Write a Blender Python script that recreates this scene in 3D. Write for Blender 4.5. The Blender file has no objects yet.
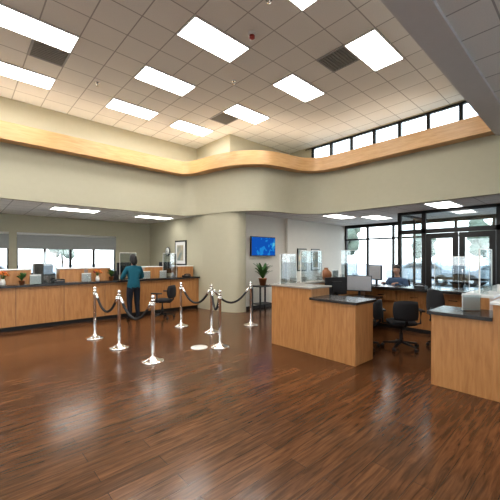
import bpy, math, random
from mathutils import Vector, Matrix
random.seed(4)
sc=bpy.context.scene
sc.view_settings.view_transform='Standard'
sc.view_settings.exposure=0.34
try: sc.view_settings.look='Medium High Contrast'
except Exception as e: print('look',e)

# ---------------- materials ----------------
def nt(name):
    m=bpy.data.materials.new(name); m.use_nodes=True
    t=m.node_tree; b=t.nodes['Principled BSDF']; return m,t,b
def plain(name,col,rough=.5,metal=0,noise=.06,scale=30,spec=None):
    m,t,b=nt(name)
    b.inputs['Roughness'].default_value=rough; b.inputs['Metallic'].default_value=metal
    tc=t.nodes.new('ShaderNodeTexCoord'); n=t.nodes.new('ShaderNodeTexNoise'); n.inputs['Scale'].default_value=scale
    n.inputs['Detail'].default_value=3
    r=t.nodes.new('ShaderNodeValToRGB')
    r.color_ramp.elements[0].color=tuple(c*(1-noise) for c in col)+(1,)
    r.color_ramp.elements[1].color=tuple(min(1,c*(1+noise)) for c in col)+(1,)
    t.links.new(tc.outputs['Object'],n.inputs['Vector']); t.links.new(n.outputs['Fac'],r.inputs[0])
    t.links.new(r.outputs[0],b.inputs['Base Color'])
    if spec is not None: b.inputs['Specular IOR Level'].default_value=spec
    return m
def emit(name,col,s):
    m=bpy.data.materials.new(name); m.use_nodes=True; t=m.node_tree; t.nodes.clear()
    o=t.nodes.new('ShaderNodeOutputMaterial'); e=t.nodes.new('ShaderNodeEmission')
    e.inputs[0].default_value=col+(1,); e.inputs[1].default_value=s; t.links.new(e.outputs[0],o.inputs[0]); return m
def glassy(name,tint=(.93,.96,.96),refl=.08):
    m=bpy.data.materials.new(name); m.use_nodes=True; t=m.node_tree; t.nodes.clear()
    o=t.nodes.new('ShaderNodeOutputMaterial'); a=t.nodes.new('ShaderNodeBsdfTransparent'); a.inputs[0].default_value=tint+(1,)
    g=t.nodes.new('ShaderNodeBsdfGlossy'); g.inputs['Roughness'].default_value=.02
    x=t.nodes.new('ShaderNodeMixShader'); x.inputs[0].default_value=refl
    t.links.new(a.outputs[0],x.inputs[1]); t.links.new(g.outputs[0],x.inputs[2]); t.links.new(x.outputs[0],o.inputs[0]); return m
def wood(name,c1,c2,rough=.4,sc_=(1.2,1.2,14)):
    m,t,b=nt(name); b.inputs['Roughness'].default_value=rough
    tc=t.nodes.new('ShaderNodeTexCoord'); mp=t.nodes.new('ShaderNodeMapping'); mp.inputs['Scale'].default_value=sc_
    n=t.nodes.new('ShaderNodeTexNoise'); n.inputs['Scale'].default_value=3; n.inputs['Detail'].default_value=6; n.inputs['Distortion'].default_value=.6
    r=t.nodes.new('ShaderNodeValToRGB'); r.color_ramp.elements[0].position=.3; r.color_ramp.elements[1].position=.7
    r.color_ramp.elements[0].color=c1+(1,); r.color_ramp.elements[1].color=c2+(1,)
    t.links.new(tc.outputs['Object'],mp.inputs[0]); t.links.new(mp.outputs[0],n.inputs['Vector']); t.links.new(n.outputs['Fac'],r.inputs[0]); t.links.new(r.outputs[0],b.inputs['Base Color'])
    return m
def floor_mat():
    m,t,b=nt('wood_plank_floor')
    tc=t.nodes.new('ShaderNodeTexCoord')
    br=t.nodes.new('ShaderNodeTexBrick'); br.offset=.37; br.offset_frequency=2
    br.inputs['Scale'].default_value=1; br.inputs['Brick Width'].default_value=1.2; br.inputs['Row Height'].default_value=.15
    br.inputs['Mortar Size'].default_value=.002; br.inputs['Mortar Smooth'].default_value=.3; br.inputs['Bias'].default_value=0
    br.inputs['Color1'].default_value=(.098,.042,.018,1); br.inputs['Color2'].default_value=(.15,.067,.029,1); br.inputs['Mortar'].default_value=(.03,.013,.006,1)
    t.links.new(tc.outputs['Object'],br.inputs['Vector'])
    mp=t.nodes.new('ShaderNodeMapping'); mp.inputs['Scale'].default_value=(1.3,16,1)
    n=t.nodes.new('ShaderNodeTexNoise'); n.inputs['Scale'].default_value=2.0; n.inputs['Detail'].default_value=9; n.inputs['Distortion'].default_value=1.2
    t.links.new(tc.outputs['Object'],mp.inputs[0]); t.links.new(mp.outputs[0],n.inputs['Vector'])
    r=t.nodes.new('ShaderNodeValToRGB'); r.color_ramp.elements[0].position=.33; r.color_ramp.elements[1].position=.68
    r.color_ramp.elements[0].color=(.46,.43,.41,1); r.color_ramp.elements[1].color=(1.25,1.22,1.18,1)
    t.links.new(n.outputs['Fac'],r.inputs[0])
    mx=t.nodes.new('ShaderNodeMix'); mx.data_type='RGBA'; mx.blend_type='MULTIPLY'; mx.inputs[0].default_value=.9
    t.links.new(br.outputs['Color'],mx.inputs[6]); t.links.new(r.outputs[0],mx.inputs[7]); t.links.new(mx.outputs[2],b.inputs['Base Color'])
    mr=t.nodes.new('ShaderNodeMapRange'); mr.inputs[3].default_value=.15; mr.inputs[4].default_value=.26
    t.links.new(n.outputs['Fac'],mr.inputs[0]); t.links.new(mr.outputs[0],b.inputs['Roughness'])
    bp=t.nodes.new('ShaderNodeBump'); bp.inputs['Strength'].default_value=.10; bp.inputs['Distance'].default_value=.004
    t.links.new(n.outputs['Fac'],bp.inputs['Height']); t.links.new(bp.outputs[0],b.inputs['Normal'])
    return m
def tile_mat(name,col,mort,ox=.375,oy=.14):
    m,t,b=nt(name); b.inputs['Roughness'].default_value=.85
    tc=t.nodes.new('ShaderNodeTexCoord'); mp=t.nodes.new('ShaderNodeMapping'); mp.inputs['Location'].default_value=(-ox+5.75*2,-oy+5.75*2,0)
    br=t.nodes.new('ShaderNodeTexBrick'); br.offset=0; br.squash=1
    br.inputs['Scale'].default_value=1; br.inputs['Brick Width'].default_value=.575; br.inputs['Row Height'].default_value=.575
    br.inputs['Mortar Size'].default_value=.010; br.inputs['Mortar Smooth'].default_value=.1
    br.inputs['Color1'].default_value=col+(1,); br.inputs['Color2'].default_value=tuple(c*.95 for c in col)+(1,); br.inputs['Mortar'].default_value=mort+(1,)
    n=t.nodes.new('ShaderNodeTexNoise'); n.inputs['Scale'].default_value=60
    r=t.nodes.new('ShaderNodeValToRGB'); r.color_ramp.elements[0].color=(.88,.88,.88,1); r.color_ramp.elements[1].color=(1,1,1,1)
    mx=t.nodes.new('ShaderNodeMix'); mx.data_type='RGBA'; mx.blend_type='MULTIPLY'; mx.inputs[0].default_value=1
    t.links.new(tc.outputs['Object'],mp.inputs[0]); t.links.new(mp.outputs[0],br.inputs['Vector'])
    t.links.new(tc.outputs['Object'],n.inputs['Vector']); t.links.new(n.outputs['Fac'],r.inputs[0])
    t.links.new(br.outputs['Color'],mx.inputs[6]); t.links.new(r.outputs[0],mx.inputs[7]); t.links.new(mx.outputs[2],b.inputs['Base Color'])
    return m
M={}
M['floor']=floor_mat()
M['tile']=tile_mat('acoustic_ceiling_tile',(.82,.80,.76),(.44,.42,.40))
M['olive']=plain('olive_wall_paint',(.46,.43,.32),.8,noise=.03,scale=8)
M['beige']=plain('beige_wall_paint',(.62,.58,.51),.8,noise=.03,scale=8)
M['beam']=plain('grey_beam_paint',(.62,.60,.58),.8,noise=.03,scale=8)
M['band']=wood('honey_oak_band',(.58,.33,.14),(.70,.44,.21),.35,(1,1,12))
M['wood']=wood('oak_laminate',(.37,.17,.06),(.49,.25,.10),.35,(9,9,1))
M['dark']=plain('dark_countertop',(.03,.026,.025),.25,noise=.3,scale=60)
M['white']=plain('white_laminate',(.72,.71,.68),.35,noise=.02)
M['top']=plain('taupe_stone_ledge',(.36,.33,.29),.25,noise=.15,scale=60)
M['kick']=plain('black_kickplate',(.015,.013,.012),.5)
M['chrome']=plain('polished_chrome',(.80,.79,.77),.12,1,noise=.02)
M['rope']=plain('black_velvet_rope',(.012,.012,.014),.7,noise=.3,scale=200)
M['frame']=plain('dark_bronze_frame',(.02,.019,.018),.4,.3)
M['glass']=glassy('window_glass')
M['acry']=glassy('acrylic_sheet',(.84,.88,.89),.14)
M['lamp']=emit('fluorescent_panel',(1,.985,.96),13)
M['lamp2']=emit('fluorescent_panel_low',(1,.97,.92),7)
M['uplight']=emit('added_uplight',(1,.93,.82),12)  # glow for an unseen strip, added to brighten the ceiling
M['alum']=plain('painted_metal_white',(.7,.7,.68),.4,.2)
M['vent']=plain('vent_grey',(.25,.25,.24),.5,.3)
M['plastic']=plain('black_plastic',(.018,.018,.02),.4)
M['fabric']=plain('black_fabric',(.02,.02,.023),.9,noise=.3,scale=150)
M['grey']=plain('grey_plastic',(.35,.35,.36),.45)
M['red']=plain('red_plastic',(.25,.03,.02),.4)
M['orange']=plain('orange_petals',(.60,.18,.03),.6,noise=.3)
M['leaf']=plain('leaf_green',(.05,.13,.03),.5,noise=.5,scale=10)
M['pot']=plain('terracotta_pot',(.25,.10,.04),.4)
M['blind']=plain('roller_blind',(.34,.35,.34),.8)
M['asphalt']=plain('pale_concrete_paving',(.42,.42,.42),.9,noise=.1,scale=5)
M['bark']=plain('bark',(.16,.12,.10),.9,noise=.4)
M['foliage']=plain('foliage',(.12,.15,.11),.8,noise=.5,scale=4)
M['skin']=plain('skin_tone',(.30,.15,.09),.5,noise=.04)
M['skinl']=plain('skin_light',(.42,.25,.18),.5,noise=.04)
M['hair']=plain('dark_hair',(.012,.009,.008),.5,noise=.4,scale=90)
M['teal']=plain('teal_sweater',(.010,.10,.14),.9,noise=.25,scale=60)
M['jeans']=plain('dark_jeans',(.008,.010,.018),.85,noise=.3,scale=80)
M['shoe']=plain('black_shoe',(.015,.013,.013),.5)
M['blue']=plain('blue_shirt',(.06,.10,.17),.85,noise=.1)
M['eye']=plain('eye_white',(.7,.7,.68),.2); M['lip']=plain('lip',(.25,.07,.06),.5)
M['paper']=plain('paper_white',(.75,.75,.73),.7)
M['car']=plain('silver_car_paint',(.4,.42,.45),.25,.4,noise=.02)
m=bpy.data.materials.new('tv_screen_image'); m.use_nodes=True; t=m.node_tree; t.nodes.clear()
o=t.nodes.new('ShaderNodeOutputMaterial'); e=t.nodes.new('ShaderNodeEmission'); e.inputs[1].default_value=.8
tc=t.nodes.new('ShaderNodeTexCoord'); n=t.nodes.new('ShaderNodeTexNoise'); n.inputs['Scale'].default_value=3.5; n.inputs['Detail'].default_value=5
r=t.nodes.new('ShaderNodeValToRGB'); r.color_ramp.interpolation='CONSTANT'
r.color_ramp.elements[0].color=(.01,.09,.38,1); r.color_ramp.elements[1].position=.55; r.color_ramp.elements[1].color=(.02,.22,.55,1)
k=r.color_ramp.elements.new(.66); k.color=(.12,.45,.6,1)
t.links.new(tc.outputs['Object'],n.inputs['Vector']); t.links.new(n.outputs['Fac'],r.inputs[0]); t.links.new(r.outputs[0],e.inputs[0]); t.links.new(e.outputs[0],o.inputs[0])
M['tv']=m
m,t,b=nt('framed_art'); tc=t.nodes.new('ShaderNodeTexCoord'); n=t.nodes.new('ShaderNodeTexNoise'); n.inputs['Scale'].default_value=5
r=t.nodes.new('ShaderNodeValToRGB'); r.color_ramp.elements[0].position=.35; r.color_ramp.elements[0].color=(.5,.42,.3,1); r.color_ramp.elements[1].position=.65; r.color_ramp.elements[1].color=(.22,.27,.25,1)
t.links.new(tc.outputs['Object'],n.inputs['Vector']); t.links.new(n.outputs['Fac'],r.inputs[0]); t.links.new(r.outputs[0],b.inputs['Base Color']); M['art']=m

# ---------------- builder ----------------
class B:
    def __init__(s): s.v=[]; s.f=[]; s.m=[]; s.sm=[]; s.mats=[]
    def mi(s,k):
        if k not in s.mats: s.mats.append(k)
        return s.mats.index(k)
    def add(s,vs,fs,mat,smooth=False,T=None):
        o=len(s.v)
        for p in vs:
            p=Vector(p)
            if T is not None: p=T@p
            s.v.append(p)
        for i,f in enumerate(fs):
            s.f.append(tuple(o+j for j in f)); mk=mat[i] if isinstance(mat,list) else mat
            s.m.append(s.mi(mk)); s.sm.append(smooth)
    def box(s,x0,x1,y0,y1,z0,z1,mat,T=None):
        s.add([(x0,y0,z0),(x1,y0,z0),(x1,y1,z0),(x0,y1,z0),(x0,y0,z1),(x1,y0,z1),(x1,y1,z1),(x0,y1,z1)],
              [(3,2,1,0),(4,5,6,7),(0,1,5,4),(1,2,6,5),(2,3,7,6),(3,0,4,7)],mat,False,T)
    def prism(s,poly,z0,z1,mat,T=None):
        a=sum(poly[i][0]*poly[(i+1)%len(poly)][1]-poly[(i+1)%len(poly)][0]*poly[i][1] for i in range(len(poly)))
        if a<0: poly=poly[::-1]
        n=len(poly)
        s.add([(p[0],p[1],z0) for p in poly]+[(p[0],p[1],z1) for p in poly],
              [tuple(range(n))[::-1],tuple(range(n,2*n))]+[(i,(i+1)%n,n+(i+1)%n,n+i) for i in range(n)],mat,False,T)
    def lathe(s,prof,mat,c=(0,0,0),n=24,T=None,smooth=True):
        vs=[];fs=[]
        for r,z in prof:
            for i in range(n):
                a=2*math.pi*i/n; vs.append((c[0]+r*math.cos(a),c[1]+r*math.sin(a),c[2]+z))
        for j in range(len(prof)-1):
            for i in range(n):
                k=(i+1)%n; fs.append((j*n+i,j*n+k,(j+1)*n+k,(j+1)*n+i))
        fs.append(tuple(range(n))[::-1]); L=(len(prof)-1)*n; fs.append(tuple(range(L,L+n)))
        s.add(vs,fs,mat,smooth,T)
    def tube(s,pts,r,mat,n=10,T=None):
        pts=[Vector(p) for p in pts]; vs=[];fs=[]
        rr=r if isinstance(r,list) else [r]*len(pts)
        up=Vector((0,0,1))
        for j,p in enumerate(pts):
            t=(pts[min(j+1,len(pts)-1)]-pts[max(j-1,0)]).normalized()
            u=t.cross(up)
            if u.length<.05: u=t.cross(Vector((1,0,0)))
            u.normalize(); w=t.cross(u)
            for i in range(n):
                a=2*math.pi*i/n; vs.append(p+(u*math.cos(a)+w*math.sin(a))*rr[j])
        for j in range(len(pts)-1):
            for i in range(n):
                k=(i+1)%n; fs.append((j*n+i,j*n+k,(j+1)*n+k,(j+1)*n+i))
        fs.append(tuple(range(n))[::-1]); L=(len(pts)-1)*n; fs.append(tuple(range(L,L+n)))
        s.add(vs,fs,mat,True,T)
    def ball(s,c,rad,mat,n=14,fn=None,T=None):
        if not isinstance(rad,(tuple,list)): rad=(rad,)*3
        vs=[];fs=[];h=n
        for j in range(h+1):
            ph=math.pi*j/h
            for i in range(2*n):
                th=math.pi*i/n; p=Vector((math.sin(ph)*math.cos(th),math.sin(ph)*math.sin(th),math.cos(ph)))
                q=Vector((p.x*rad[0],p.y*rad[1],p.z*rad[2]))
                if fn: q=fn(p,q)
                vs.append(Vector(c)+q)
        for j in range(h):
            for i in range(2*n):
                k=(i+1)%(2*n); fs.append((j*2*n+k,j*2*n+i,(j+1)*2*n+i,(j+1)*2*n+k))
        s.add(vs,fs,mat,True,T)
    def mesh(s,me,fn,T=None):
        s.add([v.co.copy() for v in me.vertices],[tuple(p.vertices) for p in me.polygons],[fn(p.center) for p in me.polygons],True,T)
    def done(s,name,loc=(0,0,0),rz=0,bev=0,parent=None):
        me=bpy.data.meshes.new(name); me.from_pydata([tuple(v) for v in s.v],[],s.f)
        for k in s.mats: me.materials.append(M[k])
        for i,p in enumerate(me.polygons): p.material_index=s.m[i]; p.use_smooth=s.sm[i]
        me.update()
        o=bpy.data.objects.new(name,me); sc.collection.objects.link(o); o.location=loc; o.rotation_euler=(0,0,rz)
        if bev:
            b=o.modifiers.new('bevel','BEVEL'); b.width=bev; b.segments=2; b.limit_method='ANGLE'; b.angle_limit=math.radians(50)
        if parent: o.parent=parent
        return o
def catmull(P,k=8):
    out=[]
    for i in range(len(P)-1):
        p0=P[max(i-1,0)];p1=P[i];p2=P[i+1];p3=P[min(i+2,len(P)-1)]
        for j in range(k):
            t=j/k
            out.append(tuple(.5*((2*p1[c])+(-p0[c]+p2[c])*t+(2*p0[c]-5*p1[c]+4*p2[c]-p3[c])*t*t+(-p0[c]+3*p1[c]-3*p2[c]+p3[c])*t**3) for c in range(len(p1))))
    out.append(tuple(P[-1])); return out
def offset(P,d):
    out=[]
    for i,p in enumerate(P):
        a=P[max(i-1,0)];b=P[min(i+1,len(P)-1)]
        t=Vector((b[0]-a[0],b[1]-a[1])).normalized(); out.append((p[0]-t.y*d,p[1]+t.x*d))
    return out
def strip(b,P,Q,z0,z1,mat):
    n=len(P); vs=[(p[0],p[1],z0) for p in P]+[(p[0],p[1],z1) for p in P]+[(p[0],p[1],z0) for p in Q]+[(p[0],p[1],z1) for p in Q]
    fs=[]
    for i in range(n-1):
        fs+=[(i,i+1,n+i+1,n+i),(2*n+i+1,2*n+i,3*n+i,3*n+i+1),(n+i,n+i+1,3*n+i+1,3*n+i),(i+1,i,2*n+i,2*n+i+1)]
    fs+=[(0,n,3*n,2*n),(n-1,3*n-1,4*n-1,2*n-1)]
    b.add(vs,fs,mat,True)

# ---------------- shell ----------------
b=B(); b.box(-6,12.2,-5,12.2,-.1,0,'floor'); b.done('floor')
b=B(); b.box(-6,9.0,1.44,9.5,5.3,5.4,'tile'); b.done('ceiling')
b=B(); b.box(-6,8.2,-5,1.1,4.15,4.25,'tile'); b.done('ceiling_lower')
b=B(); b.box(-6,9.0,1.1,1.44,4.1,5.4,'beam'); b.done('ceiling_beam')
pb=[(-6,8.6),(-3,8.6),(0,8.6),(3,8.6),(4.8,8.6),(5.15,8.5),(5.3,8.15),(5.4,7.5),(5.6,6.85),(5.9,6.42),(6.3,6.12),(6.9,5.97),(7.45,5.86),(7.78,5.58),(7.9,5.1),(7.9,4),(7.9,3),(7.9,1.44)]
P=catmull(pb); W=offset(P,.28)
b=B(); strip(b,P,offset(P,.30),4.13,4.51,'band'); o=b.done('trim_oak_band')
o.modifiers.new('es','EDGE_SPLIT').split_angle=math.radians(40)
W2=W+[(8.18,-5)]
b=B(); strip(b,W2,offset(W2,.12),2.9,4.3,'olive'); o=b.done('wall_fascia'); o.modifiers.new('es','EDGE_SPLIT').split_angle=math.radians(40)
b=B(); b.prism([*offset(P,.2),(9.1,1.44),(9.1,9.6),(-6,9.6)],4.30,4.34,'olive'); b.done('ceiling_ledge')
b=B(); b.tube([(p[0],p[1],4.54) for p in offset(P,.2)][8:-6],.02,'uplight'); b.done('added_uplight_strip')  # hidden glowing tube on the ledge, added as uplight for the ceiling
b=B(); b.box(-6,6.05,9.3,9.42,4.34,5.3,'olive'); b.done('wall_upper_north')
b=B(); b.prism([(6.05,9.42),(6.05,7.5),(8.8,7.5),(8.8,6.8),(8.92,6.8),(8.92,7.62),(6.17,7.62),(6.17,9.42)],4.34,5.3,'olive'); b.done('wall_upper_corner')
b=B(); b.box(8.8,8.92,1.44,6.8,4.34,4.72,'olive'); b.box(8.8,8.92,1.44,6.8,5.25,5.3,'olive'); b.done('wall_upper_east')
b=B(); ys=[1.5+.715*i for i in range(8)]
for y in ys: b.box(8.8,8.88,y-.04,y+.04,4.72,5.25,'frame')
b.box(8.8,8.88,1.44,6.8,4.70,4.74,'frame'); b.box(8.8,8.88,1.44,6.8,5.22,5.27,'frame')
b.box(8.84,8.85,1.44,6.8,4.74,5.22,'glass'); b.done('window_1')
b=B(); b.box(8.8,8.92,6.5,6.8,4.72,5.25,'olive'); b.done('wall_upper_pier')
col=[(5.62,12.1),(5.62,8.3),(5.66,7.8),(5.74,7.4),(5.84,7.15),(5.98,7.0),(6.2,6.98),(6.35,7.1),(6.4,7.2),(6.4,12.1)]
b=B(); b.prism(catmull(col[1:9],5)+[(6.4,12.1),(5.62,12.1)],0,2.95,'olive'); b.done('wall_column')
b=B(); b.box(6.4,12.2,7.2,7.35,0,2.95,'beige'); b.done('wall_lobby_north')
b=B(); b.box(8.2,8.45,7.08,7.2,0,2.9,'beige'); b.done('wall_pilaster')
b=B(); b.box(6.42,8.2,7.18,7.2,0,.1,'kick'); b.box(8.45,12,7.18,7.2,0,.1,'kick'); b.done('baseboard_lobby')
Wr=[p for p in offset(P,.33) if p[0]>5.7 and p[1]<7.3]
b=B(); b.prism([*Wr,(8.24,-5),(12.2,-5),(12.2,7.2),(6.0,7.2)],2.9,2.98,'tile'); b.done('ceiling_entry')
b=B(); b.prism([(-6,8.95),(5.3,8.95),(5.62,8.7),(5.62,12.1),(-6,12.1)],2.9,2.98,'tile'); b.done('ceiling_teller')
b=B(); b.box(-6,5.62,12.0,12.15,0,.95,'olive'); b.box(-6,5.62,12,12.15,2.25,2.95,'olive')
piers=[(-6,-4),(-1.7,-1.4),(1.15,1.35),(4.3,5.62)]
for a,c in piers: b.box(a,c,12,12.15,.95,2.25,'olive')
b.done('wall_teller_back')
for i,(a,c) in enumerate([(-4,-1.7),(-1.4,1.15),(1.35,4.3)]):
    b=B(); b.box(a,c,12.03,12.1,.95,1.0,'alum'); b.box(a,c,12.03,12.1,2.2,2.25,'alum')
    n=4
    for k in range(n+1):
        x=a+(c-a)*k/n; b.box(max(a,x-.035),min(c,x+.035),12.03,12.1,1.0,2.2,'frame')
    b.box(a+.02,c-.02,12.06,12.07,1,2.2,'glass'); b.done('window_%d'%(i+2))
    b=B(); b.box(a,c,11.95,11.97,1.85,2.3,'blind'); b.tube([(a,11.96,2.32),(c,11.96,2.32)],.035,'alum'); b.done('roller_blind')
b=B(); b.box(-6.15,-6,-5,12.15,0,.6,'olive'); b.box(-6.15,-6,-5,12.15,2.9,5.4,'olive')
for a,c in [(-5,-4),(-1,-.4),(2.6,3.2),(6.2,6.8),(9,12.15)]: b.box(-6.15,-6,a,c,.6,2.9,'olive')
b.done('wall_west')
for i,(a,c) in enumerate([(-4,-1),(-.4,2.6),(3.2,6.2),(6.8,9)]):  # unseen windows, openings added to let sky light into the room
    b=B(); b.box(-6.1,-6.05,a,c,.6,.66,'frame'); b.box(-6.1,-6.05,a,c,2.84,2.9,'frame')
    for k in range(3):
        y=a+(c-a)*k/2; b.box(-6.1,-6.05,max(a,y-.03),min(c,y+.03),.66,2.84,'frame')
    b.box(-6.08,-6.075,a,c,.66,2.84,'glass'); b.done('window_%d'%(i+5))
b=B(); b.box(-6.15,12.2,-5.15,-5,0,.5,'beige'); b.box(-6.15,12.2,-5.15,-5,3.2,5.4,'beige')
for a,c in [(-6.15,-5),(-1.2,-.6),(3.2,3.8),(7.6,12.2)]: b.box(a,c,-5.15,-5,.5,3.2,'beige')
b.done('wall_south')
for i,(a,c) in enumerate([(-5,-1.2),(-.6,3.2),(3.8,7.6)]):  # unseen windows behind the camera, added for more daylight bounce
    b=B(); b.box(a,c,-5.1,-5.05,.5,.56,'frame'); b.box(a,c,-5.1,-5.05,3.14,3.2,'frame')
    for k in range(4):
        x=a+(c-a)*k/3; b.box(max(a,x-.03),min(c,x+.03),-5.1,-5.05,.56,3.14,'frame')
    b.box(a,c,-5.08,-5.075,.56,3.14,'glass'); b.done('window_%d'%(i+11))
b=B(); b.box(12,12.12,-5,7.2,0,.12,'frame'); b.box(12,12.12,-5,7.2,2.78,2.9,'frame'); b.box(12,12.1,-5,7.2,2.28,2.34,'frame')
y=-5
while y<7.3: b.box(12,12.1,min(y,7.13),min(y,7.13)+.07,.12,2.78,'frame'); y+=1.0167
b.box(12.05,12.06,-5,7.2,.12,2.78,'glass'); b.done('window_9')
b=B(); b.box(12,12.15,-5,7.35,2.9,5.4,'beige'); b.done('wall_east')
b=B()
for y in (.2,.95,1.64,3.33,4.0): b.box(9.66,9.74,y-.05,y+.05,0,2.9,'frame')
b.box(9.66,9.74,.2,4.0,2.82,2.9,'frame'); b.box(9.66,9.74,.2,4.0,2.26,2.38,'frame')
for a,c in ((.24,.91),(.99,1.61),(3.36,3.96)): b.box(9.66,9.74,a,c,0,.15,'frame'); b.box(9.695,9.705,a,c,.15,2.26,'glass')
b.box(9.695,9.705,.24,3.96,2.38,2.82,'glass')
b.box(9.74,12,3.98,4.04,2.82,2.9,'frame'); b.box(9.74,12,3.98,4.04,0,.12,'frame'); b.box(9.74,12,4.0,4.01,.12,2.82,'glass')
b.box(10.8,10.86,3.98,4.04,.12,2.82,'frame'); b.box(9.74,12,.16,.22,2.82,2.9,'frame'); b.box(9.74,12,.18,.19,0,2.82,'glass')
b.done('window_10')
for i,(a,c,h) in enumerate([(1.7,2.475,2.38),(2.495,3.27,2.58)]):
    b=B(); b.box(9.67,9.73,a,a+.13,.01,2.25,'frame'); b.box(9.67,9.73,c-.13,c,.01,2.25,'frame'); b.box(9.67,9.73,a+.13,c-.13,.01,.28,'frame')
    b.box(9.67,9.73,a+.13,c-.13,2.11,2.25,'frame'); b.box(9.67,9.73,a+.13,c-.13,1.0,1.06,'frame'); b.box(9.695,9.705,a+.13,c-.13,.28,2.11,'glass')
    b.tube([(9.67,h,.95),(9.60,h,.97),(9.60,h,1.28),(9.67,h,1.3)],.012,'chrome'); b.done('door_%d'%(i+1))
# ceiling lights
for y in (2.7275,4.4525,6.1775,7.9025):
    for x in (-3.65,-1.35,.95,3.25,5.55):
        if x==5.55 and y>7: x=4.975
        b=B(); z=5.3
        for q in [(-.575,.575,-.2875,-.265),(-.575,.575,.265,.2875),(-.575,-.552,-.265,.265),(.552,.575,-.265,.265)]:
            b.box(q[0],q[1],q[2],q[3],-.02,0,'alum')
        b.box(-.552,.552,-.265,.265,-.014,-.004,'lamp'); b.done('ceiling_light_panel',(x,y,z))
for x,y,z in [(2.4,9.7,2.9),(4.75,9.8,2.9),(0,9.7,2.9),(-2.5,9.7,2.9),(10.1,4.9,2.9),(8.9,2.6,2.9),(9.0,5.6,2.9),(0,-1.2,4.15),(3,-1.2,4.15),(-3,-1.2,4.15),(5.8,-1.2,4.15)]:  # panels on the lower ceiling are out of view, added as fill light
    b=B()
    for q in [(-.575,.575,-.2875,-.265),(-.575,.575,.265,.2875),(-.575,-.552,-.265,.265),(.552,.575,-.265,.265)]: b.box(q[0],q[1],q[2],q[3],-.02,0,'alum')
    b.box(-.552,.552,-.265,.265,-.014,-.004,'lamp2'); b.done('ceiling_light_panel',(x,y,z))
for x,y in [(1.2375,6.75),(5.2625,3.3),(5.2625,6.75),(-1,3.3)]:
    b=B(); b.box(-.28,.28,-.28,.28,-.006,0,'vent')
    for q in [(-.2875,.2875,-.2875,-.26),(-.2875,.2875,.26,.2875),(-.2875,-.26,-.26,.26),(.26,.2875,-.26,.26)]: b.box(*q,-.02,0,'grey')
    for k in range(9):
        yy=-.23+k*.0575; b.box(-.26,.26,yy-.012,yy+.012,-.018,-.006,'vent')
    b.done('air_vent',(x,y,5.3))
b=B(); b.lathe([(.07,0),(.07,-.02),(.055,-.04)],'alum'); b.lathe([(.045,-.04),(.045,-.08),(.02,-.1)],'red'); b.done('smoke_detector',(3.6,3.88,5.3))
for x,y in [(3.3,3.2),(4.3,5.2),(2.2,7.2)]:
    b=B(); b.lathe([(.05,0),(.05,-.01),(.015,-.02),(.015,-.05),(.03,-.055),(.03,-.06)],'chrome'); b.done('fire_sprinkler',(x,y,5.3))

# ---------------- teller counter ----------------
b=B(); b.box(-5.5,5.6,8.56,9.1,0,.1,'kick'); b.box(-5.5,5.6,8.5,9.1,.1,.94,'wood'); b.box(-5.5,5.61,8.44,9.15,.94,.985,'dark')
x=-5.5
while x<5.6:
    b.box(x-.004,x+.004,8.497,8.5,.1,.94,'kick'); x+=.92
b.box(-5.5,5.6,9.15,9.7,.70,.74,'white')
b.done('teller_counter',bev=.004)
def monitor(name,loc,rz,s=1):
    b=B(); b.box(-.26*s,.26*s,-.02,.02,.12,.46,'plastic'); b.box(-.245*s,.245*s,-.024,-.02,.14,.445,'grey'); b.box(-.12,.12,.02,.05,.18,.38,'plastic')
    b.box(-.025,.025,.02,.045,.01,.2,'plastic'); b.lathe([(.11,0),(.11,.012),(.03,.018)],'plastic'); return b.done(name,loc,rz,bev=.004)
def divider(x):
    b=B(); b.box(-.27,.27,-.012,.012,0,.32,'wood'); b.box(-.27,-.245,.012,.4,0,.32,'wood'); b.box(.245,.27,.012,.4,0,.32,'wood'); b.box(-.285,.285,-.025,.42,.32,.34,'white')
    return b.done('teller_privacy_screen',(x,8.7,.987),bev=.003)
for x in (-3.5,-2.9,-1.3,-.7,.97,2.08,2.71,4.2,5.25): divider(x)
for x in (-2.2,0.1,1.52,3.46,4.72): monitor('computer_monitor',(x,9.0,.987),math.pi+.1,.8)
for x in (-1.8,.55,1.6,3.2,4.5): monitor('computer_monitor',(x,9.45,.742),math.pi-.3,1)
def shield(loc,rz,w=.7,h=.62):
    b=B(); b.box(-w/2,w/2,-.004,.004,.01,h,'acry')
    for x in (-w/2+.08,w/2-.08): b.box(x-.006,x+.006,-.08,.08,0,.10,'acry')
    b.box(-w/2-.008,-w/2,-.008,.008,.0,h,'white');b.box(w/2,w/2+.008,-.008,.008,.0,h,'white'); b.box(-w/2,w/2,-.008,.008,h,h+.012,'white')
    return b.done('acrylic_shield',loc,rz)
for x in (-2.2,.1,1.52,3.46,4.72): shield((x,8.72,.987),0,.44,.72)
def papers(loc,rz=0):
    b=B(); b.box(-.11,.11,-.05,-.04,0,.2,'acry'); b.box(-.105,.105,-.036,-.02,.01,.22,'paper'); b.box(-.11,.11,-.05,.05,0,.01,'acry'); b.done('brochure_holder',loc,rz)
for x in (.45,1.3,2.35,3.9,4.4): papers((x,8.55,.987))
def flowers(loc):
    b=B(); b.lathe([(.035,0),(.05,.04),(.045,.10),(.03,.13),(.038,.14)],'white',n=16)
    for i in range(14):
        a=i*2.4; rr=.03+.005*i; z=.30-.006*i; p=(math.cos(a)*rr,math.sin(a)*rr,z)
        b.tube([(0,0,.12),(p[0]*.6,p[1]*.6,.2),p],.003,'leaf',5); b.ball(p,(.026,.026,.02),'orange' if i%3 else 'red',6)
    b.done('flower_vase',loc)
flowers((2.62,8.56,.987)); flowers((.72,8.56,.987)) 
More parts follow.
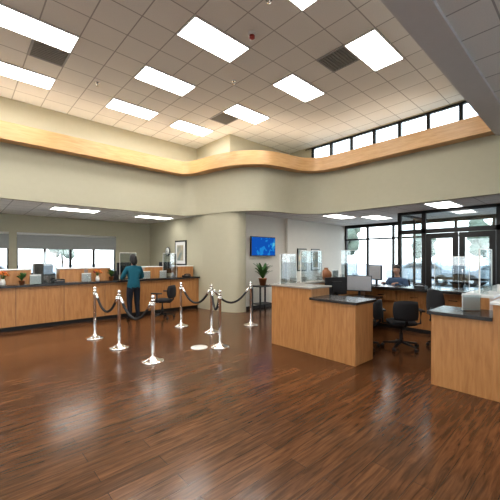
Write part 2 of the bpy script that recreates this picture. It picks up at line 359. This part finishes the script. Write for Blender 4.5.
def phone(loc,rz=0):
    b=B(); b.box(-.09,.09,-.1,.1,0,.05,'plastic'); b.box(-.02,.07,-.08,.08,.05,.056,'grey'); b.tube([(-.07,-.1,.07),(-.07,-.05,.09),(-.07,.05,.09),(-.07,.1,.07)],.018,'plastic'); b.done('desk_telephone',loc,rz)
phone((7.1,2.5,.952)); phone((5.2,8.57,.987),1.5); phone((1.78,8.56,.987),1.5)
def plant(name,loc,h=.5,r=.25,pot=.12,n=26,stand=0):
    b=B()
    b.lathe([(pot*.7,0),(pot,pot*1.6),(pot*1.08,pot*1.6),(pot*1.08,pot*1.8),(pot*.95,pot*1.8),(pot*.9,pot*1.6)],'pot')
    z0=pot*1.55
    for i in range(n):
        a=i*2.4; L=r*(.6+.6*random.random()); H=h*(.5+.6*random.random())
        pts=[Vector((math.cos(a)*L*t,math.sin(a)*L*t,z0+H*(1.7*t-.8*t*t))) for t in (0,.3,.6,.85,1)]
        wd=[.01,.035,.05,.03,.004]; side=Vector((-math.sin(a),math.cos(a),0))
        vs=[]
        for p,w in zip(pts,wd): k=w*h*1.6; vs+=[p-side*k,p+Vector((0,0,-.01)),p+side*k]
        fs=[]
        for j in range(4):
            q=j*3; fs+=[(q,q+1,q+4,q+3),(q+1,q+2,q+5,q+4)]
        b.add(vs,fs,'leaf',True)
    return b.done(name,loc)
plant('potted_plant',(1.05,8.54,.987),.20,.09,.055)
plant('potted_plant',(2.95,8.53,.987),.22,.10,.06)
b=B(); b.box(-.03,-.001,-.36,.36,-.42,.42,'frame'); b.box(-.034,-.03,-.31,.31,-.37,.37,'paper'); b.box(-.037,-.034,-.2,.2,-.26,.26,'art'); b.done('picture_frame',(5.62,9.6,1.74))
T=Matrix.Rotation(-math.pi/2,4,'Y')
b=B(); b.lathe([(.16,0.001),(.16,.03),(.14,.035)],'frame',T=T); b.lathe([(.138,.036),(.138,.038)],'paper',T=T)
b.box(-.044,-.04,-.004,.004,0,.1,'frame'); b.box(-.044,-.04,0,.07,-.004,.004,'frame'); b.done('wall_clock',(5.62,10.5,1.8))
# ---------------- stanchions ----------------
S=[(2.22,4.63),(2.11,5.72),(2.01,6.73),(3.45,4.56),(4.0,5.58),(3.83,6.55),(5.10,5.54)]
for x,y in S:
    b=B(); b.lathe([(.17,0),(.17,.012),(.16,.02),(.10,.035),(.05,.06),(.032,.075),(.027,.09),(.027,.85),(.036,.855),(.036,.87),(.03,.875),(.03,.925),(.036,.93),(.036,.945),(.018,.95),(.02,.96)],'chrome',n=32)
    b.ball((0,0,.985),.033,'chrome',10)
    b.lathe([(.04,.89),(.046,.893),(.046,.902),(.04,.905)],'chrome'); b.done('rope_stanchion',(x,y,0))
for i,j in [(0,1),(1,2),(3,4),(4,5),(4,6)]:
    a=Vector((*S[i],.9)); c=Vector((*S[j],.9)); d=(c-a).normalized(); a=a+d*.050; c=c-d*.050
    pts=[]
    for k in range(21):
        t=k/20; p=a.lerp(c,t); p.z-=.32*(1-(2*t-1)**2); pts.append(p)
    b=B(); b.tube(pts[1:-1],.022,'rope',12); b.tube(pts[:3],.025,'chrome',12); b.tube(pts[-3:],.025,'chrome',12); b.done('velvet_rope')
b=B(); b.lathe([(.15,0),(.15,.006),(.14,.009)],'alum'); b.lathe([(.05,.009),(.045,.012)],'alum'); b.done('pale_floor_disc',(3.16,4.78,0))  # flat pale disc lying on the floor by the stanchions
# ---------------- reception island ----------------
b=B()
b.box(4.3,4.82,3.2,4.1,.0,1.07,'wood'); b.box(4.27,4.86,3.17,4.14,1.07,1.10,'top')
b.box(4.28,4.82,2.4,3.2,.0,.90,'wood'); b.box(4.24,4.86,2.36,3.2,.90,.94,'dark')
b.box(4.82,7.3,3.85,4.1,0,1.07,'wood'); b.box(4.86,7.33,3.82,4.14,1.07,1.10,'top')
b.box(4.82,6.88,3.2,3.85,.70,.74,'dark')
b.done('reception_counter',bev=.004)
b=B(); b.box(7.2,7.26,1.5,3.8,.08,.90,'wood'); b.box(6.9,7.5,1.45,3.81,.90,.95,'dark'); b.box(7.26,7.45,1.5,1.56,0,.9,'wood'); b.box(7.26,7.45,3.72,3.78,0,.9,'wood')
for k in range(3):
    y=1.6+k*.72; b.box(7.15,7.2,y,y+.66,.62,.86,'wood'); b.box(7.14,7.15,y+.25,y+.41,.73,.75,'chrome')
b.box(7.2,7.26,1.5,3.8,0,.08,'kick')
b.done('reception_desk',bev=.004)
b=B(); b.box(4.4,5.0,.8,1.43,0,.885,'wood'); b.box(4.36,5.0,.8,1.47,.885,.925,'dark')
b.box(4.4,5.0,-1.2,.8,0,1.07,'wood'); b.box(4.37,5.03,-1.23,.82,1.07,1.10,'white')
b.box(5.03,7.3,.95,1.22,0,1.07,'wood'); b.box(5.03,7.33,.9,1.26,1.07,1.10,'white')
b.done('service_counter',bev=.004)
shield((4.6,3.95,1.102),0,.45,.55); shield((5.35,3.97,1.102),0,.7,.62); shield((6.8,3.97,1.102),0,.7,.65); shield((5.5,1.08,1.102),0,.7,.6)
shield((7.3,2.0,.952),math.pi/2,.6,.65)
b=B(); b.lathe([(.05,0),(.09,.03),(.12,.10),(.11,.17),(.06,.22),(.04,.25),(.05,.27),(.04,.27)],'pot'); b.done('ceramic_vase',(5.86,3.97,1.102))
monitor('computer_monitor',(6.4,3.5,.742),-1.2); monitor('computer_monitor',(7.15,3.5,.952),-1.9,.7); monitor('computer_monitor',(5.5,3.5,.742),-.3+math.pi)
papers((6.15,3.97,1.102)); papers((4.75,1.1,.927),-.8)
def office_chair(loc,rz,arms=True,low=0):
    b=B()
    for k in range(5):
        a=k*2*math.pi/5+.3; c,s=math.cos(a),math.sin(a)
        b.tube([(0.03*c,.03*s,.11),(.3*c,.3*s,.075)],[.025,.016],'plastic',8)
        T=Matrix.Translation((.3*c,.3*s,.03))@Matrix.Rotation(a,4,'Z')@Matrix.Rotation(math.pi/2,4,'X')
        b.lathe([(.028,-.025),(.03,-.02),(.03,.02),(.028,.025)],'plastic',T=T,n=14)
    b.lathe([(.03,.09),(.03,.28),(.018,.28),(.018,.43)],'plastic')
    def sq(p,q):
        f=1/max(abs(p.x),abs(p.y),.72)**.75; return Vector((q.x*f*.85,q.y*f*.85,q.z))
    b.ball((0,0,.46),(.27,.26,.055),'fabric',12,sq)
    def bk(p,q):
        f=1/max(abs(p.x),abs(p.z),.72)**.75; v=Vector((q.x*f*.85,q.y-.06*(p.x**2)*-1,q.z*f*.85)); return v
    b.ball((0,-.27-low*.03,.80-low*.1),(.24,.045,.28-low*.08),'fabric',12,bk)
    b.tube([(0,-.05,.42),(0,-.22,.42),(0,-.31,.5),(0,-.30,.72)],.022,'plastic')
    if arms:
        for s in (-1,1): b.tube([(s*.18,0,.43),(s*.31,-.02,.45),(s*.32,-.02,.66)],.018,'plastic'); b.box(s*.32-.03,s*.32+.03,-.15,.13,.66,.69,'plastic')
    return b.done('office_chair',loc,rz)
office_chair((5.75,2.35,0),-.9,True,1); office_chair((6.35,1.8,0),-2.2); office_chair((5.3,2.85,0),.2,True,1)
office_chair((3.98,7.75,0),.6,True,1)
b=B(); b.box(-.53,.53,-.02,.03,-.3,.3,'plastic'); b.box(-.51,.51,-.023,-.02,-.28,.28,'tv'); b.box(-.1,.1,.03,.099,-.1,.1,'plastic'); b.done('wall_mounted_television',(7.07,7.10,1.93),bev=.004)
b=B(); b.box(-.3,.3,-.2,.2,.72,.75,'frame')
for x in (-.27,.27):
    for y in (-.17,.17): b.box(x-.02,x+.02,y-.02,y+.02,0,.72,'frame')
b.box(-.28,.28,-.18,.18,.2,.22,'frame'); b.done('side_table',(6.75,6.8,0),bev=.003)
plant('potted_fern',(6.75,6.8,.752),.5,.26,.12,34)
b=B(); b.box(-.25,.25,-.03,0,-.4,.4,'frame'); b.box(-.22,.22,-.034,-.03,-.37,.37,'paper'); b.box(-.15,.15,-.037,-.034,-.28,.28,'art'); b.done('picture_frame',(9.9,7.198,1.5))
b=B(); b.box(-.25,.25,-.03,0,-.4,.4,'frame'); b.box(-.22,.22,-.034,-.03,-.37,.37,'art'); b.done('notice_board',(9.1,7.198,1.5))

# ---------------- people ----------------
def skin(pts,edges,rad,lv=2):
    me=bpy.data.meshes.new('tmp'); me.from_pydata(pts,edges,[]); o=bpy.data.objects.new('tmp',me); sc.collection.objects.link(o)
    o.modifiers.new('s','SKIN')
    for i,r in enumerate(rad):
        d=me.skin_vertices[0].data[i]; d.radius=r if isinstance(r,tuple) else (r,r); d.use_root=(i==0)
    s=o.modifiers.new('ss','SUBSURF'); s.levels=lv; s.render_levels=lv
    bpy.context.view_layer.update()
    dg=bpy.context.evaluated_depsgraph_get(); r=bpy.data.meshes.new_from_object(o.evaluated_get(dg))
    bpy.data.objects.remove(o); return r
def hand(b,w,d,side,up,mk):
    w=Vector(w); d=Vector(d).normalized(); side=Vector(side).normalized(); up=Vector(up).normalized()
    pts=[w-d*.02,w+d*.03,w+d*.08]; me=skin([tuple(p) for p in pts],[(0,1),(1,2)],[(.024,.02),(.034,.016),(.036,.014)],2); b.mesh(me,lambda c:mk)
    for k,(o,L) in enumerate([(.027,.068),(.009,.076),(-.009,.07),(-.026,.055)]):
        q=w+d*.07+side*o; p=[q,q+d*(.03+L*.35),q+d*(.03+L*.7)-up*.012,q+d*(.03+L*.9)-up*.032]
        b.mesh(skin([tuple(x) for x in p],[(0,1),(1,2),(2,3)],[.0095,.009,.008,.007],1),lambda c:mk)
    q=w+d*.02+side*.02; p=[q,q+d*.03+side*.028,q+d*.06+side*.036-up*.01]
    b.mesh(skin([tuple(x) for x in p],[(0,1),(1,2)],[.012,.010,.008],1),lambda c:mk)
def head(b,c,sk,tilt=0,long=False):
    T=Matrix.Translation(c)@Matrix.Rotation(tilt,4,'X')
    def f(p,q):
        q=q.copy()
        if p.z<0: k=1+.28*p.z; q.x*=k; q.y*=(1+.08*p.z)
        if p.y>0:
            q.y+=.016*math.exp(-((p.x/.16)**2+((p.z+.18)/.16)**2))
            q.y-=.008*math.exp(-(((abs(p.x)-.38)/.16)**2+((p.z-.05)/.12)**2))
            q.y+=.006*math.exp(-((p.x/.35)**2+((p.z+.85)/.2)**2))
        return q
    b.ball((0,0,0),(.074,.095,.115),sk,20,f,T)
    for s in (-1,1):
        b.ball((s*.029,.080,.006),(.012,.009,.008),'eye',6,None,T); b.ball((s*.029,.087,.006),(.005,.004,.005),'hair',5,None,T)
        b.ball((s*.074,-.005,-.005),(.01,.018,.03),sk,8,None,T)
    b.ball((0,.087,-.055),(.022,.007,.006),'lip',6,None,T)
    def h(p,q):
        if p.y>.25 and p.z<.45: q=q*.80
        elif p.z<-.35 and not long: q=q*.84
        return q
    b.ball((0,-.012,.014),(.090,.108,.124),'hair',20,h,T)
    if long: b.ball((0,-.06,-.04),(.085,.06,.12),'hair',12,None,T)
def person(name,loc,rz,J,R,mk,hands,hc,sk,tilt=0,long=False,scale=1):
    names=list(J); E=[('pel','spi'),('spi','che'),('che','nb'),('nb','nk'),('nk','hd')]
    for s in 'LR': E+=[('che','sh'+s),('sh'+s,'el'+s),('el'+s,'wr'+s),('pel','hp'+s),('hp'+s,'kn'+s),('kn'+s,'an'+s),('an'+s,'to'+s)]
    b=B(); me=skin([J[n] for n in names],[(names.index(a),names.index(c)) for a,c in E],[R[n[:2] if n[-1] in 'LR' else n] for n in names],2)
    b.mesh(me,mk)
    for (w,d,s,u) in hands: hand(b,w,d,s,u,sk)
    head(b,Vector(hc),sk,tilt,long)
    mz=min(v.z for v in b.v); b.v=[(v-Vector((0,0,mz)))*scale for v in b.v]
    return b.done(name,loc,rz)
R={'pel':(.165,.125),'spi':(.135,.105),'che':(.165,.115),'nb':(.07,.06),'nk':(.05,.05),'hd':(.05,.05),'sh':(.075,.07),'el':(.056,.056),'wr':(.036,.034),'hp':(.105,.10),'kn':(.07,.07),'an':(.048,.048),'to':(.04,.03)}
J={'pel':(0,0,.92),'spi':(0,.0,1.06),'che':(0,.01,1.25),'nb':(0,.0,1.38),'nk':(0,.01,1.44),'hd':(0,.02,1.50)}
for s,k in (('L',-1),('R',1)):
    J['sh'+s]=(k*.175,0,1.32); J['el'+s]=(k*.28,.06,1.08); J['wr'+s]=(k*.17,.27,1.045)
    J['hp'+s]=(k*.09,0,.86); J['kn'+s]=(k*.10,.015,.47); J['an'+s]=(k*.105,-.03,.09); J['to'+s]=(k*.12,.12,.035)
def mk(c):
    if c.z>1.405 and abs(c.x)<.09: return 'skin'
    if c.z>.84: return 'teal'
    if c.z>.1: return 'jeans'
    return 'shoe'
person('woman_customer',(3.33,8.04,0),.08,J,R,mk,[((-.17,.29,1.04),(.25,1,-.05),(1,0,0),(0,0,1)),((.17,.29,1.04),(-.25,1,-.05),(-1,0,0),(0,0,1))],(0,.03,1.55),'skin',-.1,True,1.0)
J2={'pel':(0,0,.56),'spi':(0,.0,.70),'che':(0,.02,.90),'nb':(0,.02,1.03),'nk':(0,.03,1.09),'hd':(0,.04,1.15)}
for s,k in (('L',-1),('R',1)):
    J2['sh'+s]=(k*.18,0.02,.98); J2['el'+s]=(k*.25,.12,.80); J2['wr'+s]=(k*.15,.36,.93)
    J2['hp'+s]=(k*.09,.05,.55); J2['kn'+s]=(k*.12,.44,.52); J2['an'+s]=(k*.12,.42,.10); J2['to'+s]=(k*.12,.55,.035)
def mk2(c):
    if c.z>1.06: return 'skinl'
    if c.z>.60: return 'blue'
    if c.z>.1: return 'jeans'
    return 'shoe'
person('seated_teller',(8.0,3.35,0),math.pi/2,J2,R,mk2,[((-.15,.38,.95),(.2,1,0),(1,0,0),(0,0,1)),((.15,.38,.95),(-.2,1,0),(-1,0,0),(0,0,1))],(0,.05,1.21),'skinl',-.05,False,1.07)
office_chair((8.02,3.35,0),math.pi/2,False)
# ---------------- outdoors ----------------
b=B(); b.box(-60,80,-60,80,-.2,-.12,'asphalt'); b.done('ground')
def tree(loc,h):
    b=B(); b.tube([(0,0,0),(.1,0,h*.3),(0,.1,h*.6)],[.18,.13,.07],'bark')
    for k in range(12):
        a=k*2.4; rr=h*.18; c=(math.cos(a)*rr,math.sin(a)*rr,h*(.5+.045*k)); sd=random.random()*9
        b.ball(c,h*.13,'foliage',8,lambda p,q:q*(1+.25*math.sin(7*p.x+sd)*math.cos(6*p.z+sd)))
    b.done('tree',loc)
for i in range(6): tree((30+random.random()*8,-8+i*7,-.12),3.6+random.random()*2)
for i in range(3): tree((-6+i*7,36+random.random()*5,-.12),4)
def car(loc,rz):
    b=B(); Tx=Matrix.Rotation(math.pi/2,4,'X')
    prof=[(-2.2,.3),(2.2,.3),(2.25,.65),(2.1,.85),(1.2,.95),(.6,1.4),(-.9,1.45),(-1.6,1.0),(-2.2,.95),(-2.28,.6)]
    b.prism(prof,-.85,.85,'car',Tx)
    b.prism([(1.05,.96),(.55,1.35),(-.85,1.4),(-1.4,1.0)],-.86,.86,'plastic',Tx)
    for x in (-1.4,1.4):
        for s in (-.8,.8): b.lathe([(.32,-.1),(.34,-.08),(.34,.08),(.32,.1)],'kick',T=Matrix.Translation((x,s,.34))@Tx); b.lathe([(.18,-.11),(.18,.11)],'chrome',T=Matrix.Translation((x,s,.34))@Tx)
    b.done('parked_car',loc,rz,bev=.05)
car((22,7.5,-.12),1.4); car((22.5,3.5,-.12),1.5); car((1.0,22,-.12),0)
# ---------------- world / camera ----------------
w=bpy.data.worlds.new('sky'); sc.world=w; w.use_nodes=True; t=w.node_tree; bg=t.nodes['Background']
tc=t.nodes.new('ShaderNodeTexCoord'); sp=t.nodes.new('ShaderNodeSeparateXYZ'); r=t.nodes.new('ShaderNodeValToRGB')
r.color_ramp.elements[0].color=(.97,.98,1,1); r.color_ramp.elements[1].color=(.7,.83,1,1); r.color_ramp.elements[1].position=.6
t.links.new(tc.outputs['Generated'],sp.inputs[0]); t.links.new(sp.outputs[2],r.inputs[0]); t.links.new(r.outputs[0],bg.inputs[0]); bg.inputs[1].default_value=3.8
cam=bpy.data.cameras.new('camera'); co=bpy.data.objects.new('camera',cam); sc.collection.objects.link(co)
cam.sensor_width=36; cam.lens=23.04; cam.shift_y=.014; cam.clip_start=.05
co.location=(0,0,1.6); co.rotation_euler=(math.radians(90),0,math.radians(-42.5)); sc.camera=co
